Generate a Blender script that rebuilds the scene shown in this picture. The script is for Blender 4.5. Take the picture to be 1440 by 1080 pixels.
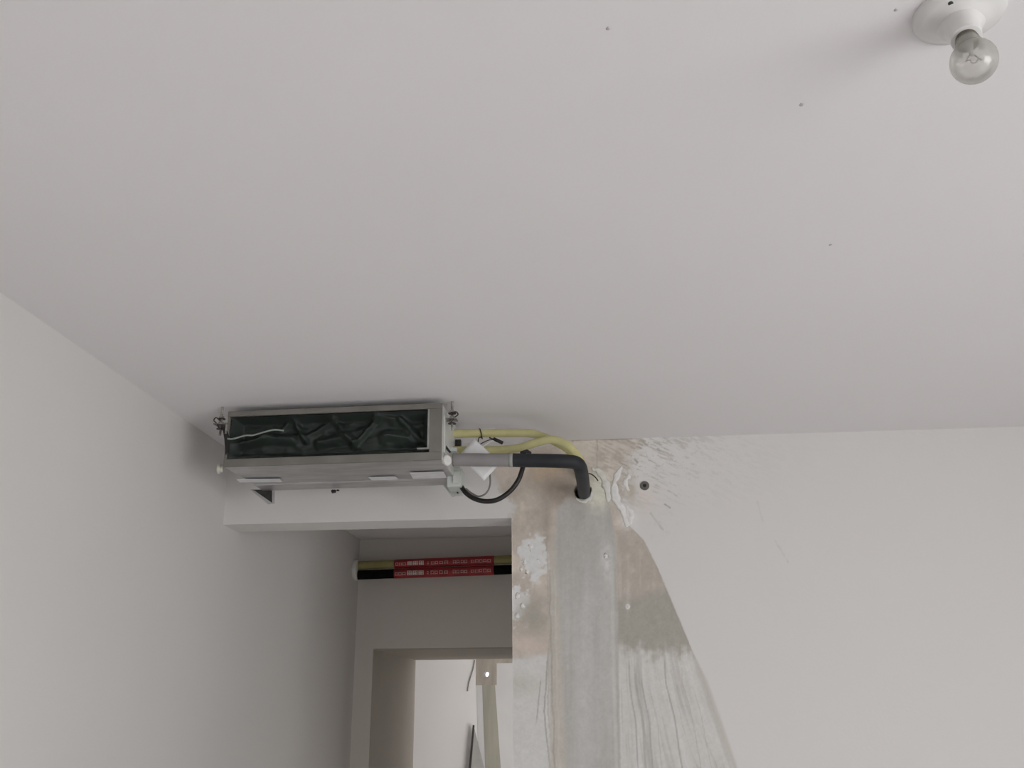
import bpy, bmesh, math, random
import numpy as np
from mathutils import Vector, Matrix, noise

for o in list(bpy.data.objects):
    bpy.data.objects.remove(o)
scene = bpy.context.scene
COL = scene.collection
random.seed(7)

# ------------------------------------------------------------------ camera
CAM = np.array([0.0, 0.0, 1.75])
FPX, PITCH, YAW, ROLL = 1333.62, 0.3275, 0.0863, -0.0071
FW = np.array([-math.sin(YAW)*math.cos(PITCH), math.cos(YAW)*math.cos(PITCH), math.sin(PITCH)])
_r = np.array([math.cos(YAW), math.sin(YAW), 0.0]); _u = np.cross(_r, FW)
RT = math.cos(ROLL)*_r + math.sin(ROLL)*_u
UP = -math.sin(ROLL)*_r + math.cos(ROLL)*_u
cd = bpy.data.cameras.new('camera'); cam = bpy.data.objects.new('camera', cd); COL.objects.link(cam)
cd.sensor_fit = 'HORIZONTAL'; cd.sensor_width = 36.0; cd.lens = 36.0*FPX/1440.0; cd.clip_start = 0.02
cam.matrix_world = Matrix(((RT[0], UP[0], -FW[0], CAM[0]), (RT[1], UP[1], -FW[1], CAM[1]),
                           (RT[2], UP[2], -FW[2], CAM[2]), (0, 0, 0, 1)))
scene.camera = cam

# ------------------------------------------------------------------ world, lights, exposure
w = bpy.data.worlds.new('world'); scene.world = w; w.use_nodes = True
bg = w.node_tree.nodes['Background']; bg.inputs[0].default_value = (0.93, 0.96, 1.0, 1); bg.inputs[1].default_value = 1.6

def area(name, loc, target, sx, sy, power, color):
    l = bpy.data.lights.new(name, 'AREA'); l.shape = 'RECTANGLE'; l.size = sx; l.size_y = sy
    l.energy = power; l.color = color
    o = bpy.data.objects.new(name, l); COL.objects.link(o); o.location = loc
    o.rotation_euler = (Vector(target)-Vector(loc)).to_track_quat('-Z', 'Y').to_euler()
    return o
area('window_daylight', (2.78, -0.75, 1.20), (0.1, 2.9, 0.30), 2.1, 1.9, 62, (1.0, 0.993, 0.985))
area('far_room_fill', (0.25, 6.56, 1.45), (0.0, 8.5, 1.45), 1.0, 1.6, 31, (1.0, 0.985, 0.975))  # added fill for the far room's back wall; no window stands here

area('corridor_fill', (-0.20, 4.30, 1.0), (-0.95, 5.1, 1.6), 0.7, 1.6, 2.3, (1.0, 0.95, 0.88))  # added fill lifting the dark corridor from its unseen right side

scene.view_settings.view_transform = 'Standard'; scene.view_settings.look = 'None'
scene.view_settings.gamma = 1.0; scene.view_settings.exposure = -0.05
scene.view_settings.use_curve_mapping = False

# ------------------------------------------------------------------ helpers
def ray(px, py): return (px-720)/FPX*RT - (py-540)/FPX*UP + FW
def on_y(px, py, Y): d = ray(px, py); return Vector(CAM + d*(Y/d[1]))
def on_z(px, py, Z): d = ray(px, py); return Vector(CAM + d*((Z-1.75)/d[2]))
def lin(c):
    c = np.asarray(c, float)/255.0
    return np.where(c <= 0.04045, c/12.92, ((c+0.055)/1.055)**2.4)

def mat(name, color, rough=0.6, metal=0.0, spec=0.5, var=0.0, vscale=8.0, bump=0.0, bscale=60.0, stretch=(1, 1, 1), col2=None):
    m = bpy.data.materials.new(name); m.use_nodes = True
    nt = m.node_tree; b = nt.nodes['Principled BSDF']
    b.inputs['Base Color'].default_value = (*color, 1); b.inputs['Roughness'].default_value = rough
    b.inputs['Metallic'].default_value = metal; b.inputs['Specular IOR Level'].default_value = spec
    tc = nt.nodes.new('ShaderNodeTexCoord'); mp = nt.nodes.new('ShaderNodeMapping')
    mp.inputs['Scale'].default_value = stretch; nt.links.new(tc.outputs['Object'], mp.inputs[0])
    if var or col2:
        n = nt.nodes.new('ShaderNodeTexNoise'); n.inputs['Scale'].default_value = vscale; n.inputs['Detail'].default_value = 6
        nt.links.new(mp.outputs[0], n.inputs['Vector'])
        rp = nt.nodes.new('ShaderNodeValToRGB'); rp.color_ramp.elements[0].position = 0.35; rp.color_ramp.elements[1].position = 0.65
        c2 = col2 or tuple(min(1, c*(1+var)) for c in color); c1 = color if col2 else tuple(c*(1-var) for c in color)
        rp.color_ramp.elements[0].color = (*c1, 1); rp.color_ramp.elements[1].color = (*c2, 1)
        nt.links.new(n.outputs['Fac'], rp.inputs[0]); nt.links.new(rp.outputs[0], b.inputs['Base Color'])
    if bump:
        n2 = nt.nodes.new('ShaderNodeTexNoise'); n2.inputs['Scale'].default_value = bscale; n2.inputs['Detail'].default_value = 5
        nt.links.new(mp.outputs[0], n2.inputs['Vector'])
        bp = nt.nodes.new('ShaderNodeBump'); bp.inputs['Strength'].default_value = bump; bp.inputs['Distance'].default_value = 0.004
        nt.links.new(n2.outputs['Fac'], bp.inputs['Height']); nt.links.new(bp.outputs[0], b.inputs['Normal'])
    return m

PAINT = np.array([0.765, 0.748, 0.733])
REF = lin((184, 180, 176))
def alb(rgb): return tuple(PAINT*lin(rgb)/REF)

M = {}
M['paint'] = mat('wall_paint', tuple(PAINT), 0.85, var=0.012, vscale=1.3, bump=0.12, bscale=90, spec=0.25)
M['ceil'] = mat('ceiling_paint', (0.865, 0.845, 0.852), 0.9, var=0.012, vscale=0.9, bump=0.08, bscale=70, spec=0.2)
M['corr'] = mat('corridor_paint', (0.80, 0.765, 0.72), 0.85, var=0.02, vscale=1.5, bump=0.1, bscale=80, spec=0.25)
M['floor'] = mat('floor_screed', (0.78, 0.765, 0.755), 0.8, var=0.06, vscale=2.5, bump=0.2, bscale=40)
M['galv'] = mat('galvanised_steel', (0.54, 0.535, 0.54), 0.42, metal=0.7, var=0.12, vscale=14, bump=0.05, bscale=30, stretch=(0.6, 2, 2))
M['frame'] = mat('dull_frame_steel', (0.235, 0.225, 0.205), 0.55, metal=0.4, var=0.10, vscale=10, bump=0.05, bscale=40)
M['bright'] = mat('bright_zinc', (0.70, 0.71, 0.69), 0.45, metal=0.35, var=0.05, vscale=20)
M['pale'] = mat('pale_plastic', (0.60, 0.635, 0.61), 0.5, var=0.04, vscale=20)
M['white'] = mat('white_plastic', (0.78, 0.775, 0.75), 0.45, var=0.015, vscale=10)
M['cream'] = mat('cream_plastic', (0.62, 0.61, 0.53), 0.5, var=0.05, vscale=20)
M['dark'] = mat('dark_steel', (0.06, 0.058, 0.055), 0.5, metal=0.5, var=0.2, vscale=40)
M['rust'] = mat('weathered_zinc', (0.30, 0.285, 0.265), 0.55, metal=0.5, var=0.45, vscale=70, bump=0.3, bscale=200)
M['green'] = mat('dark_green_sheet', (0.024, 0.033, 0.028), 0.6, var=0.2, vscale=7, bump=0.1, bscale=60)
M['string'] = mat('grey_string', (0.30, 0.34, 0.31), 0.7, var=0.1, vscale=50)
M['sheen_streak'] = mat('pale_sheen', (0.80, 0.80, 0.82), 0.4, metal=0.1, var=0.05, vscale=30)  # pale tone for reflections painted on the steel underside
M['yellow'] = mat('yellow_foam', (0.60, 0.565, 0.29), 0.8, var=0.14, vscale=9, bump=0.3, bscale=60, spec=0.2)
M['black'] = mat('black_foam', (0.013, 0.015, 0.019), 0.6, var=0.2, vscale=20, bump=0.2, bscale=80)
M['greywrap'] = mat('grey_wrap', (0.275, 0.265, 0.265), 0.6, var=0.06, vscale=15, bump=0.15, bscale=60)
M['rubber'] = mat('black_rubber', (0.012, 0.011, 0.010), 0.45, var=0.2, vscale=20)
M['wire'] = mat('grey_wire', (0.22, 0.215, 0.20), 0.5, var=0.1, vscale=40)
M['wire2'] = mat('brown_wire', (0.07, 0.055, 0.045), 0.5, var=0.1, vscale=40)
M['paper'] = mat('white_paper', (0.86, 0.86, 0.86), 0.8, var=0.02, vscale=40)
M['red'] = mat('red_label', (0.36, 0.030, 0.036), 0.5, var=0.15, vscale=25)
M['print'] = mat('label_print', (0.62, 0.40, 0.38), 0.6, var=0.1, vscale=60)
M['print2'] = mat('label_print_bold', (0.80, 0.70, 0.66), 0.6, var=0.1, vscale=60)
M['oliv'] = mat('olive_foam', (0.35, 0.315, 0.135), 0.8, var=0.12, vscale=9, bump=0.2, bscale=60)
M['porc'] = mat('white_porcelain', (0.78, 0.77, 0.76), 0.3, var=0.01, vscale=10)
M['brass'] = mat('tarnished_cap', (0.20, 0.185, 0.15), 0.5, metal=0.6, var=0.15, vscale=60)
M['putty'] = mat('white_filler', alb((196, 193, 189)), 0.9, var=0.05, vscale=60, bump=0.6, bscale=140, spec=0.2)
M['foam'] = mat('pale_sealant', alb((188, 185, 178)), 0.8, var=0.05, vscale=50, bump=0.5, bscale=120)
M['matt'] = mat('matt_black_foam', (0.008, 0.008, 0.008), 0.95, spec=0.08, var=0.2, vscale=20)
M['lip'] = mat('lip_steel', (0.36, 0.37, 0.355), 0.5, metal=0.3, var=0.1, vscale=30)
M['speck'] = mat('grey_speck', (0.52, 0.51, 0.51), 0.8)
M['board'] = mat('grey_board', (0.36, 0.35, 0.33), 0.7, var=0.08, vscale=6)

def glass_mat():
    m = bpy.data.materials.new('clear_bulb_glass'); m.use_nodes = True; nt = m.node_tree
    for n in list(nt.nodes): nt.nodes.remove(n)
    out = nt.nodes.new('ShaderNodeOutputMaterial'); mx = nt.nodes.new('ShaderNodeMixShader')
    tr = nt.nodes.new('ShaderNodeBsdfTransparent'); gl = nt.nodes.new('ShaderNodeBsdfGlossy')
    tr.inputs[0].default_value = (0.955, 0.95, 0.935, 1); gl.inputs['Roughness'].default_value = 0.15
    gl.inputs[0].default_value = (0.80, 0.80, 0.78, 1)
    lw = nt.nodes.new('ShaderNodeLayerWeight'); lw.inputs[0].default_value = 0.32
    mm = nt.nodes.new('ShaderNodeMath'); mm.operation = 'MULTIPLY_ADD'; mm.inputs[1].default_value = 0.55; mm.inputs[2].default_value = 0.05
    nt.links.new(lw.outputs['Fresnel'], mm.inputs[0]); nt.links.new(mm.outputs[0], mx.inputs[0])
    df = nt.nodes.new('ShaderNodeBsdfDiffuse'); df.inputs[0].default_value = (0.80, 0.785, 0.75, 1); tl_ = nt.nodes.new('ShaderNodeBsdfTranslucent'); tl_.inputs[0].default_value = (0.82, 0.80, 0.77, 1)
    dm = nt.nodes.new('ShaderNodeMixShader'); dm.inputs[0].default_value = 0.45; nt.links.new(df.outputs[0], dm.inputs[1]); nt.links.new(tl_.outputs[0], dm.inputs[2])
    dust = nt.nodes.new('ShaderNodeMixShader'); dust.inputs[0].default_value = 0.36; nt.links.new(tr.outputs[0], dust.inputs[1]); nt.links.new(dm.outputs[0], dust.inputs[2])
    nt.links.new(dust.outputs[0], mx.inputs[1]); nt.links.new(gl.outputs[0], mx.inputs[2]); nt.links.new(mx.outputs[0], out.inputs[0])
    return m
M['glass'] = glass_mat()
def pane_mat():
    m = bpy.data.materials.new('clear_window_glass'); m.use_nodes = True; nt = m.node_tree
    for n in list(nt.nodes): nt.nodes.remove(n)
    out = nt.nodes.new('ShaderNodeOutputMaterial'); mx = nt.nodes.new('ShaderNodeMixShader'); mx.inputs[0].default_value = 0.06
    tr = nt.nodes.new('ShaderNodeBsdfTransparent'); gl = nt.nodes.new('ShaderNodeBsdfGlossy'); gl.inputs['Roughness'].default_value = 0.02
    nt.links.new(tr.outputs[0], mx.inputs[1]); nt.links.new(gl.outputs[0], mx.inputs[2]); nt.links.new(mx.outputs[0], out.inputs[0])
    return m
M['pane'] = pane_mat()

def attr_mat(name, rough=0.9, bump=0.25, bscale=220):
    m = mat(name, (0.5, 0.5, 0.5), rough, bump=bump, bscale=bscale, spec=0.2)
    nt = m.node_tree; a = nt.nodes.new('ShaderNodeAttribute'); a.attribute_name = 'tone'
    nt.links.new(a.outputs['Color'], nt.nodes['Principled BSDF'].inputs['Base Color'])
    return m
M['wallattr'] = attr_mat('painted_wall', 0.85, 0.12, 90)
M['bare'] = attr_mat('bare_plaster_surface', 0.95, 0.35, 260)
M['mortar'] = attr_mat('smooth_mortar_surface', 0.9, 0.2, 200)

def root_of(o):
    while o.parent: o = o.parent
    return o
def link(name, me, material, parent=None, smooth=False):
    o = bpy.data.objects.new(name, me); COL.objects.link(o)
    if material: me.materials.append(material)
    if smooth:
        for p in me.polygons: p.use_smooth = True
    if parent:
        r = root_of(parent)
        me.transform(Matrix.Translation(-r.location)); o.parent = parent
    return o
def obj(name, bm, material, parent=None, smooth=False, angle=None):
    bmesh.ops.recalc_face_normals(bm, faces=bm.faces[:])
    me = bpy.data.meshes.new(name); bm.to_mesh(me); bm.free()
    o = link(name, me, material, parent, smooth)
    if angle: me.set_sharp_from_angle(angle=math.radians(angle))
    return o
def thing(name, label, cat, loc, group=None):
    o = bpy.data.objects.new(name, None); COL.objects.link(o); o.location = loc; o.empty_display_size = 0.05
    return tag(o, label, cat, group)
def tag(o, label, cat, group=None):
    o['label'] = label; o['category'] = cat
    if group: o['group'] = group
    return o
def struct(name, bm, m, parent=None):
    o = obj(name, bm, m, parent)
    o['kind'] = 'structure'
    return o

def box(bm, x0, x1, y0, y1, z0, z1, bev=0.0, f=None):
    f = f or (lambda a, b, c: (a, b, c))
    v = [bm.verts.new(f(x, y, z)) for x in (x0, x1) for y in (y0, y1) for z in (z0, z1)]
    F = [bm.faces.new([v[i] for i in q]) for q in ((0, 1, 3, 2), (4, 6, 7, 5), (0, 4, 5, 1), (2, 3, 7, 6), (0, 2, 6, 4), (1, 5, 7, 3))]
    if bev:
        es = list({e for fc in F for e in fc.edges})
        bmesh.ops.recalc_face_normals(bm, faces=F)
        bmesh.ops.bevel(bm, geom=es, offset=bev, segments=2, affect='EDGES', profile=0.5)
def smooth_path(pts, n=10):
    P = [Vector(p) for p in pts]; P = [P[0]*2-P[1]] + P + [P[-1]*2-P[-2]]; out = []
    for i in range(1, len(P)-2):
        for k in range(n):
            t = k/n; a, b, c, d = P[i-1:i+3]
            out.append(0.5*((2*b)+(c-a)*t+(2*a-5*b+4*c-d)*t*t+(3*b-a-3*c+d)*t**3))
    return out+[P[-2]]
def tube(bm, path, r, seg=14, cap=True, wob=0.0, inner=None):
    path = [Vector(p) for p in path]; rings = []; N = None
    for i, p in enumerate(path):
        t = (path[min(i+1, len(path)-1)]-path[max(i-1, 0)]).normalized()
        if N is None:
            N = t.cross(Vector((0, 0, 1)) if abs(t.z) < 0.9 else Vector((1, 0, 0))).normalized()
        N = (N-t*N.dot(t)).normalized(); B = t.cross(N)
        ri = r[i] if isinstance(r, (list, tuple)) else r
        if wob: ri *= 1+wob*noise.noise(p*25)
        rings.append([bm.verts.new(p+(N*math.cos(a)+B*math.sin(a))*ri) for a in (2*math.pi*k/seg for k in range(seg))])
    for a, b in zip(rings, rings[1:]):
        for k in range(seg): bm.faces.new((a[k], a[(k+1) % seg], b[(k+1) % seg], b[k]))
    if cap:
        bm.faces.new(rings[0]); bm.faces.new(rings[-1][::-1])
def lathe(bm, prof, org, axis=(0, 0, 1), seg=32):
    ax = Vector(axis).normalized(); q = ax.to_track_quat('Z', 'Y'); rings = []
    for r, h in prof:
        rings.append([bm.verts.new(Vector(org)+q @ Vector((max(r, 1e-5)*math.cos(a), max(r, 1e-5)*math.sin(a), h))) for a in (2*math.pi*k/seg for k in range(seg))])
    for a, b in zip(rings, rings[1:]):
        for k in range(seg): bm.faces.new((a[k], a[(k+1) % seg], b[(k+1) % seg], b[k]))
    bm.faces.new(rings[0]); bm.faces.new(rings[-1][::-1])
def prism(bm, pts, depth):           # polygon in space, extruded along vector depth
    a = [bm.verts.new(p) for p in pts]; b = [bm.verts.new(Vector(p)+Vector(depth)) for p in pts]
    bm.faces.new(a); bm.faces.new(b[::-1]); n = len(a)
    for i in range(n): bm.faces.new((a[i], b[i], b[(i+1) % n], a[(i+1) % n]))
def blob(bm, c, rx, ry, rz, seed=0, amp=0.3, sub=2, sc=1.6):
    g = bmesh.ops.create_icosphere(bm, subdivisions=sub, radius=1.0)
    for v in g['verts']:
        k = 1+amp*noise.noise(v.co*sc+Vector((seed*3.1, seed*1.7, seed)))
        v.co = Vector((c[0]+v.co.x*rx*k, c[1]+v.co.y*ry*k, c[2]+v.co.z*rz*k))

# ------------------------------------------------------------------ the setting
XL, XR, YF, YB, TH, ZC = -1.329, 2.90, -1.80, 3.283, 0.1516, 2.65
ZL, XJ, YE, YE2, XD, ZD, YFAR = 2.374, -0.289, 5.281, 6.51, -1.228, 2.052, 8.5
bm = bmesh.new(); box(bm, XL-2.2, XR+0.1, YF-0.15, YFAR+0.15, -0.1, 0); struct('floor', bm, M['floor'])
bm = bmesh.new(); box(bm, XL-2.2, XR+0.1, YF-0.15, YFAR+0.15, ZC, ZC+0.12); ceiling = struct('ceiling', bm, M['ceil'])
bm = bmesh.new(); box(bm, XL-0.12, XL, YF, YE, 0, ZC); struct('wall_left', bm, M['paint'])
# wall on the right with the window that lights the room
WY0, WY1, WZ0, WZ1 = -1.78, 0.38, 0.15, 2.25
bm = bmesh.new()
box(bm, XR, XR+0.1, YF, WY0, 0, ZC); box(bm, XR, XR+0.1, WY1, YB+TH, 0, ZC)
box(bm, XR, XR+0.1, WY0, WY1, 0, WZ0); box(bm, XR, XR+0.1, WY0, WY1, WZ1, ZC)
struct('wall_right', bm, M['paint'])
bm = bmesh.new(); box(bm, XL-0.12, XR+0.1, YF-0.15, YF, 0, ZC); struct('wall_front', bm, M['paint'])
bm = bmesh.new()
for a, b_, c, d in ((WY0, WY0+0.05, WZ0, WZ1), (WY1-0.05, WY1, WZ0, WZ1), (WY0+0.05, WY1-0.05, WZ0, WZ0+0.05), (WY0+0.05, WY1-0.05, WZ1-0.05, WZ1), (-0.725, -0.675, WZ0+0.05, WZ1-0.05)):
    box(bm, XR+0.04, XR+0.09, a, b_, c, d)
win = struct('window_1', bm, M['white'])
for a, b_ in ((WY0+0.05, -0.725), (-0.675, WY1-0.05)):
    bm = bmesh.new(); box(bm, XR+0.062, XR+0.068, a, b_, WZ0+0.05, WZ1-0.05); obj('pane', bm, M['pane'], win)
# corridor beyond the doorway, thick wall with a passage at its end, and the far room
bm = bmesh.new(); box(bm, -0.25, -0.13, YB+TH, 3.95, 0, ZC); box(bm, -0.25, -0.13, 4.75, YE, 0, ZC); box(bm, -0.25, -0.13, 3.95, 4.75, 2.05, ZC); box(bm, -0.13, -0.10, 3.95, 4.75, 0, 2.05); struct('wall_corridor', bm, M['corr'])  # recess in the unseen side, added to house the corridor fill light
bm = bmesh.new()
box(bm, XL-0.12, XD, YE, YE2, 0, ZC); box(bm, -0.36, XR, YE, YE2, 0, ZC); box(bm, XD, -0.36, YE, YE2, ZD, ZC)
struct('wall_end', bm, M['corr'])
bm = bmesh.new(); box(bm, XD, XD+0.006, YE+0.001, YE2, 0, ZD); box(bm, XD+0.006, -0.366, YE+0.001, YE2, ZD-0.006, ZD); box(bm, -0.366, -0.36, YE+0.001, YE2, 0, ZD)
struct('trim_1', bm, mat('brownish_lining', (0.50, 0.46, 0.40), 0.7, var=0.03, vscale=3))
HX, HZ, HR = -0.975, 2.013, 0.023
bm = bmesh.new()
def ringhole(bm, y):
    sq, ci = [], []
    for k in range(32):
        a = 2*math.pi*k/32; c, s = math.cos(a), math.sin(a); m_ = max(abs(c), abs(s))
        sq.append(bm.verts.new((HX+0.1*c/m_, y, HZ+0.1*s/m_))); ci.append(bm.verts.new((HX+HR*c, y, HZ+HR*s)))
    for k in range(32): bm.faces.new((sq[k], sq[(k+1) % 32], ci[(k+1) % 32], ci[k]))
    return ci
c1 = ringhole(bm, YFAR); c2 = ringhole(bm, YFAR+0.14)
for k in range(32): bm.faces.new((c1[k], c1[(k+1) % 32], c2[(k+1) % 32], c2[k]))
box(bm, XL-2.2, HX-0.1, YFAR, YFAR+0.14, 0, ZC); box(bm, HX+0.1, XR, YFAR, YFAR+0.14, 0, ZC)
box(bm, HX-0.1, HX+0.1, YFAR, YFAR+0.14, 0, HZ-0.1); box(bm, HX-0.1, HX+0.1, YFAR, YFAR+0.14, HZ+0.1, ZC)
wall_far = struct('wall_far', bm, M['paint'])
bm = bmesh.new(); box(bm, XL-2.2, XL-2.1, YE, YFAR, 0, ZC); struct('wall_far_left', bm, M['paint'])
bm = bmesh.new(); box(bm, 1.0, 1.1, YE2, YFAR, 0, ZC); struct('wall_far_right', bm, M['paint'])
bm = bmesh.new(); box(bm, XL-2.1, XL-0.12, YE2-0.1, YE2, 0, ZC); struct('wall_far_front', bm, M['paint'])

# ------------------------------------------------------------------ the stripped wall: one fine surface, colour and relief worked out per point
def vnoise(x, y, seed=0):
    xi = np.floor(x).astype(np.int64); yi = np.floor(y).astype(np.int64); fx = x-xi; fy = y-yi
    def h(a, b):
        n = (a*374761393+b*668265263+seed*1442695041) & 0xFFFFFFFF
        n = ((n ^ (n >> 13))*1274126177) & 0xFFFFFFFF
        return ((n ^ (n >> 16)) & 0xFFFF)/65535.0
    sx = fx*fx*(3-2*fx); sy = fy*fy*(3-2*fy)
    return (h(xi, yi)*(1-sx)+h(xi+1, yi)*sx)*(1-sy)+(h(xi, yi+1)*(1-sx)+h(xi+1, yi+1)*sx)*sy
def fbm(x, y, seed=0, o=4):
    s = 0; a = 0.5; t = 0
    for k in range(o):
        s = s+a*vnoise(x*2**k, y*2**k, seed+k); t += a; a *= 0.5
    return s/t-0.5
def sst(e0, e1, v):
    t = np.clip((v-e0)/(e1-e0), 0, 1); return t*t*(3-2*t)
def interp(y, pts): return np.interp(y, [p[0] for p in pts], [p[1] for p in pts])

XG = XJ-0.0026*60
gx = np.concatenate([XJ-0.0026*np.arange(60, 0, -1), np.arange(XJ, 0.80, 0.0026), np.linspace(0.80, XR, 24)])
gz = np.concatenate([np.linspace(0, 1.42, 40)[:-1], np.arange(1.42, ZL-0.001, 0.0026), np.linspace(ZL, ZC, 107)])
X, Z = np.meshgrid(gx, gz)
D = np.stack([X-CAM[0], np.full_like(X, YB)-CAM[1], Z-CAM[2]], -1)
dz = D @ FW; U = 720+FPX*(D @ RT)/dz; V = 540-FPX*(D @ UP)/dz      # wall coordinates measured in the survey grid of the photo
tone = np.ones(X.shape+(3,))*np.array([184, 180, 176.0]); hgt = np.zeros_like(X); reg = np.zeros(X.shape, int)
def mixc(mask, rgb):
    global tone
    tone = tone*(1-mask[..., None])+np.array(rgb, float)*mask[..., None]
n1 = fbm(U/22, V/22, 1); n2 = fbm(U/7, V/7, 5); n3 = fbm(U/60, V/60, 9); nv = fbm(U/4, V/90, 13); nf = fbm(U/2.5, V/2.5, 21, 3)
# right boundary of the stripped area
rb = interp(V, [(600, 893), (625, 893), (655, 880), (700, 874), (738, 884), (760, 905), (800, 925), (850, 946), (910, 971), (990, 1001), (1080, 1032), (1300, 1105), (3000, 1400)])
edge = rb-U
wob = n2*5*np.clip((760-V)/60, 0, 1)+n1*14*np.clip((690-V)/50, 0, 1)+nf*1.2
lb = interp(V, [(600, 800), (617, 800), (630, 760), (642, 705), (660, 692), (690, 706), (710, 728), (730, 722), (745, 700), (3000, 690)])
up_ = np.clip((712-V)/40, 0, 1)
dn_ = np.clip((V-915)/40, 0, 1)
bare = sst(-1.2-20*up_-7*dn_, 1.2+16*up_+7*dn_, edge+wob+up_*(nf*26+n2*22))*sst(-9, 8, U-lb+n1*14+n2*14+nf*8)
# base of the bare area: warm beige plaster with grey and brown clouds
mixc(bare, (170, 160, 150))
mixc(bare*sst(0.02, 0.22, n3+n1*0.4), (186, 174, 163))
mixc(bare*sst(0.0, 0.2, -n3-n1*0.5)*0.7, (152, 142, 132))
g = lambda cx, cy, rx, ry: np.exp(-(((U-cx)/rx)**2+((V-cy)/ry)**2))
mixc(bare*np.clip(g(770, 662, 26, 16)*(0.7+n2), 0, 1), (184, 160, 132))
mixc(bare*np.clip(g(787, 690, 24, 24)*(0.9+n1*1.5), 0, 1), (141, 129, 119))
mixc(bare*np.clip(g(768, 745, 7, 55)*(0.8+n2), 0, 1), (146, 137, 127))
mixc(bare*np.clip(g(735, 715, 16, 32)*(0.8+n2), 0, 1)*0.7, (192, 181, 168))
mixc(bare*np.clip(g(845, 632, 60, 22)*(0.9+n2), 0, 1)*0.8, (190, 181, 170))
# block joints near the ceiling
mixc(bare*sst(1.6, 0.4, np.abs(U-840+n2*3))*sst(664, 655, V)*0.6, (150, 142, 132))
mixc(bare*sst(2.0, 0.5, np.abs(V-657-n2*5))*sst(800, 830, U)*0.4, (156, 147, 137))
# right-hand flank: fresh grey-brown patch below, warmer above
fl = bare*sst(864, 871, U)
mixc(fl*sst(738, 756, V), (158, 149, 139))
mixc(fl*sst(742, 800, V)*sst(-0.05, 0.2, nv*0.7+n1)*0.8, (170, 160, 151))
mixc(fl*sst(826, 846, V+n1*26+(U-905)*0.25), (146, 141, 132))
mixc(fl*np.clip(g(883, 828, 3.0, 26), 0, 1)*0.6, (174, 168, 160))
mixc(fl*np.clip(sst(4, 2, np.hypot((U-883), (V-853)*0.8)), 0, 1), (204, 202, 198))
# below: paint dragged over the patch, leaving long dark scores
low = bare*sst(902, 930, V+n2*18+nv*22-(U-900)*0.05)
lowR = low*sst(866, 872, U)
mixc(lowR, (178, 174, 169))
sx = U-interp(V, [(900, 0), (1080, 46), (1300, 100), (3000, 300)])*np.clip((U-868)/110, 0.10, 1.25)
st = fbm(sx/5.0, V/160, 31, 3); st2 = fbm(sx/2.0, V/70, 37, 3)
mixc(lowR*sst(0.04, 0.22, st)*0.6, (162, 157, 152))
mixc(lowR*sst(0.10, 0.30, st2)*0.4, (156, 152, 147))
mixc(lowR*sst(0.05, 0.25, -st)*0.5, (186, 183, 179))
for x0, wd, k, y0 in ((884, 1.6, .9, 915), (893, 2.6, .75, 930), (901, 1.4, .9, 940), (899, 5, .45, 905), (934, 1.6, .95, 912), (957, 1.0, .5, 930), (969, 0.9, .45, 960), (911, 1.0, .5, 960)):
    lx = x0+interp(V, [(910, 0), (960, 4), (1000, 13), (1080, 26), (1300, 60), (3000, 200)])*(0.55+0.45*(x0-880)/60)+n3*5
    mixc(lowR*sst(wd, wd*0.3, np.abs(U-lx))*sst(y0, y0+25, V)*k*0.8, (147, 143, 138))
# left-hand strip
lf = bare*sst(792, 784, U)*sst(640, 700, V)
mixc(lf*np.clip(sst(0.0, 0.14, g(750, 782, 22, 34)*0.42-0.12+n2*0.4), 0, 1)*sst(735, 750, V), (190, 188, 185))
mixc(lf*np.clip(sst(0.0, 0.12, g(729, 850, 15, 26)*0.42-0.12+n2*0.45), 0, 1), (194, 192, 189))
mixc(lf*np.clip(g(752, 868, 26, 30)*1.1, 0, 1)*sst(-0.25, 0.1, n1+0.1), (148, 142, 132))
mixc(lf*np.clip(g(742, 906, 30, 15)*1.1, 0, 1), (178, 165, 155))
mixc(lf*sst(914, 930, V+n1*20), (181, 178, 174))
mixc(lf*np.clip(g(733, 962, 26, 14), 0, 1)*(0.6+n2), (166, 161, 150))
mixc(lf*sst(1.5, 0.4, np.abs(U-interp(V, [(900, 772), (960, 768), (1000, 765), (1050, 770), (1080, 774), (3000, 800)])-n2*2))*sst(905, 930, V)*0.8, (142, 138, 132))
mixc(lf*sst(1.3, 0.4, np.abs(U-interp(V, [(930, 763), (1020, 754)])))*sst(950, 962, V)*sst(1022, 1005, V)*0.7, (146, 142, 136))
rid = bare*sst(4.5, 2.5, np.abs(U-interp(V, [(780, 776), (900, 779), (1080, 783), (3000, 800)])-n1*5))*sst(790, 815, V)
mixc(rid*0.7, (186, 183, 179))
mixc(bare*sst(1.6, 0.5, np.abs(U-interp(V, [(740, 768), (900, 773), (1000, 770), (1080, 780), (3000, 810)])-n2*3))*sst(742, 775, V)*0.5, (148, 142, 134))
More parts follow.
